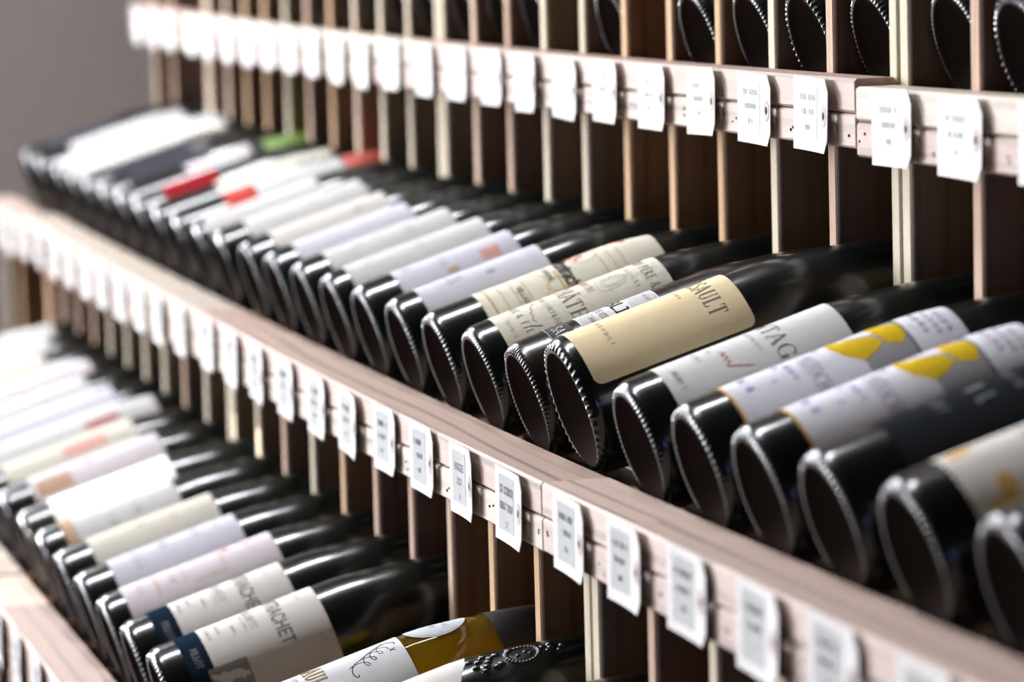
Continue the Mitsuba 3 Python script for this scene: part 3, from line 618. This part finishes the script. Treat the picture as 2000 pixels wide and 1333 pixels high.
# ------------------------------------------------------------------ bottles of the bottom row, from the right
def B3(x, what, **kw): return bottle(3, x, what, group=GB, **kw)
B3(0.072, 'dark bottle cut by the lower edge of the photo, rightmost of the bottom row', mat='glass_brown', art=[('label', 'ivory', lab(.03, .115, 70), 1)])
t, W = B3(-0.044, 'dark bottle with a raised glass emblem on its shoulder and a beige label',
   art=[('label', 'ivory', Polygon([(deg(-60), .03), (deg(60), .03), (deg(60), .108), (deg(34), .124), (deg(10), .132), (deg(-14), .136), (deg(-40), .130), (deg(-60), .110)]), 1)])
bl = []
def bump(a, s, rad, flat=.6):
    m = trimesh.creation.icosphere(2, rad); m.apply_scale([1, flat, 1])
    rr = float(np.interp(s, [p[0] for p in profile('burgundy', .0365)[1]], [p[1] for p in profile('burgundy', .0365)[1]])); th = math.radians(a)
    m.apply_transform(trimesh.transformations.rotation_matrix(th, [0, 0, 1])); m.apply_translation([-rr * math.sin(th), rr * math.cos(th), s]); return m
for i in range(28):
    q = 2 * math.pi * i / 28; bl.append(bump(18 + math.degrees(.0085 * math.cos(q) / .033), .1640 + .0095 * math.sin(q), .0017))
for a, s in ((16, .176), (20, .180), (24, .178), (12, .181), (20, .187), (28, .184), (6, .158), (8, .150), (12, .146), (18, .144), (24, .142), (28, .147), (14, .139), (22, .136), (30, .140), (6, .143), (10, .134), (26, .150), (20, .1610), (16, .166), (21, .168)):
    bl.append(bump(a, s, .0024 if s > .17 or s < .16 else .0015))
k = put('raised_emblem', mikit.ply(trimesh.util.concatenate(bl), 'glass_green', smooth=True), t, W)
tag(k, 'raised glass emblem of a ring with crown and leaves')
def swirl(ph, n=70):
    t = np.linspace(0, 1, n); a = 32 - 27 * t + 7 * np.sin(13 * t + ph); s = .084 + .0285 * t + .0042 * np.cos(13 * t + ph)
    return [(deg(x), y) for x, y in zip(a, s)]
scroll = shapely.union_all([stroke_poly(swirl(0.4), .0006), stroke_poly(swirl(2.6)[8:60], .0005), stroke_poly(swirl(4.4)[30:], .0004), stroke_poly([(deg(17), .111), (deg(21), .1135)], .0006), stroke_poly([(deg(17.5), .1138), (deg(20.5), .1105)], .0006)])
B3(-0.144, 'golden white wine bottle with a label lettered AULT and a round seal', mat='clear_glass',
   art=[('label', 'white', lab(.025, .1190, 72, corner=.002), 1), ('scroll', 'inkblue', scroll, 2, 'label'),
        ('lettering', 'bronze', to_right('MEURSAULT', .0115, 41, .0600, squeeze=.80), 3, 'label'), ('letter_outline', 'ink', affinity.translate(to_right('MEURSAULT', .0115, 41, .0600, squeeze=.80).buffer(.00035), .0002, -.0003), 2, 'label'),  # black printed outline behind the bronze letters
        ('small_print', 'inkgrey', to_right('CONTROLEE', .0036, 40, .0520), 3, 'label'), ('small_lettering', 'inkgrey', to_right('BOURGOGNE', .0056, 30, .0350), 3, 'label'),
        ('seal', 'seal', at(ell(0, 0, .0175, .0185), -4, .1420), 1), ('seal_ring', 'faint', at(ell(0, 0, .0160, .0170, .0004), -4, .1420), 2, 'seal'), ('seal_print', 'faint', at(blocks([(-6, 14, .004, .003, 2), (-4, 12, -.003, .003, 1), (18, 24, -.008, .002, 2), (19, 24, 0, .002, 1)]), -2, .142), 2, 'seal')], cap_s=.172)
def estate(x, what, spin, word, seed):
    emblem = rect(33, 60, .0290, .0545)
    beast = Polygon([(deg(39), .0300), (deg(42), .0345), (deg(40), .0385), (deg(43), .0400), (deg(42), .0450), (deg(44), .0495), (deg(46), .0500), (deg(48), .0530), (deg(51), .0525), (deg(50), .0500), (deg(53), .0490), (deg(50), .0475), (deg(49), .0430), (deg(51), .0400), (deg(56), .0390), (deg(60), .0345), (deg(57), .0300), (deg(52), .0340), (deg(47), .0350), (deg(44), .0310)]).buffer(.0004)
    B3(x, what, spin=spin, beads=60, amp=.0010,
       art=[('band', 'navy', rect(-70, 70, .0185, .0335), 1), ('script', 'inkgrey', shapely.union_all([from_left('PILLOT', .0046, 4, .0236, squeeze=.8)]), 2, 'band'),
            ('label', 'ivory', lab(.0335, .1110, 72, corner=.001), 1), ('lettering', 'ink', sans_to(word, .0088, 37, .0785, bold=True, align='r', squeeze=.72), 2, 'label'),
            ('small_lettering', 'inkgrey', to_right("CAILLERETS'", .0050, 10, .0640, squeeze=.8), 2, 'label'), ('small_print', 'faint', blocks([(-30, 12, .0610, .0015, 6), (-24, -6, .0985, .002, 3)]), 2, 'label'),
            ('small_print', 'inkgrey', blocks([(-22, -2, .0440, .0020, 3), (-20, 4, .0375, .0020, 3), (-8, 6, .0535, .0016, 2)]), 2, 'label'),
            ('emblem', 'stone', emblem, 2, 'label'), ('emblem_figure', 'white', beast, 3, 'label'), ('small_print', 'ink', blocks([(40, 46, .102, .0016, 1), (44, 50, .1045, .0012, 1)]), 2, 'label')])
estate(-0.344, 'dark bottle with an ivory label lettered TRACHET, grey square emblem at its corner', 26, 'MONTRACHET', 1)
estate(-0.444, 'dark bottle with an ivory label and navy band partly hidden behind the TRACHET bottle', 26, 'MONTRACHET', 2)
plain(-0.544, 'dark bottle with a pinkish label with gold frame and red marks', 'pinkish', .0171, .1256, tier=3, tint='inkgrey', rows=[(10, 30, .050, .004, 2)],
      extra=[('gold_frame', 'goldline', shapely.union_all([rect(-6, 40, .040, .0412), rect(-6, 34, .0600, .0608), rect(0, 40, .088, .0888), rect(0, 1.5, .066, .088), rect(38, 39.5, .066, .088)]), 2, 'label'),
             ('red_mark', 'script', shapely.union_all([blocks([(8, 34, .0270, .0042, 3)]), at(ell(0, 0, .003, .003), 2, .0930), at(ell(0, 0, .0014, .003), -4, .104), at(ell(0, 0, .002, .0012), 6, .108)]), 2, 'label')])
plain(-0.644, 'dark bottle with a grey-white label with lines of grey print in the bottom row', 'cool', .0249, .1199, [(6, 40, .042, .005, 3), (2, 24, .062, .006, 2), (4, 32, .086, .007, 2), (0, 20, .104, .003, 2)], tier=3)
plain(-0.744, 'dark bottle with a cream label in the bottom row, second past the pinkish label', 'cream_dimmed', .0259, .1223, [(8, 36, .088, .006, 2), (4, 20, .064, .005, 2)], tier=3, tint='tan', spin=4)
plain(-0.844, 'dark bottle with a white label, brown stripe at its base', 'white_dimmed', .0290, .1108, [(30, 52, .055, .006, 2), (24, 50, .075, .006, 2)], tier=3, extra=[('brown_stripe', 'tan', rect(-70, 70, .0200, .0290), 1)], hi=False)
plain(-0.944, 'dark bottle with a glaring sunlit white label in the bottom row', 'white_dimmed', .0267, .1254, tier=3, hi=False)
plain(-1.060, 'blurred bottle with a white label with a purple mark in the bottom row', 'pinkish', .0267, .1380, tier=3, hi=False, extra=[('purple_mark', 'purple', at(ell(0, 0, .003, .004), 14, .078), 2, 'label'), ('tan_band', 'tan', rect(20, 50, .030, .060), 2, 'label')])
plain(-1.160, 'blurred bottle with a cream label with a brown panel in the bottom row', 'cream_dimmed', .0187, .1333, tier=3, hi=False, extra=[('brown_panel', 'rose', rect(16, 40, .070, .108), 2, 'label')])
plain(-1.260, 'blurred bottle with a long white label, third past the sunlit bottom-row bottle', 'white_dimmed', .0200, .1700, tier=3, hi=False, extra=[('red_stripe', 'script', rect(30, 44, .105, .135), 2, 'label')])
plain(-1.360, 'blurred bottle with a grey-white label, fourth past the sunlit bottom-row bottle', 'cool', .0200, .1500, tier=3, hi=False)
plain(-1.460, 'blurred bottle with a white label, fifth past the sunlit bottom-row bottle', 'white_dimmed', .0200, .1400, tier=3, hi=False)
plain(-1.560, 'blurred bottle with a narrow pinkish label in the bottom row at the left edge', 'pinkish', .0500, .1600, tier=3, hi=False, half=45)
plain(-1.660, 'blurred bottle with a large cream label at the left edge of the bottom row', 'cream_dimmed', .0200, .1300, tier=3, hi=False)
plain(-1.760, 'blurred bottle with a white label farthest left in view in the bottom row', 'white_dimmed', .0200, .1500, tier=3, hi=False)
plain(-1.860, 'blurred bottle with a white label under the far left of the middle rail', 'white_dimmed', .0200, .1700, tier=3, hi=False)
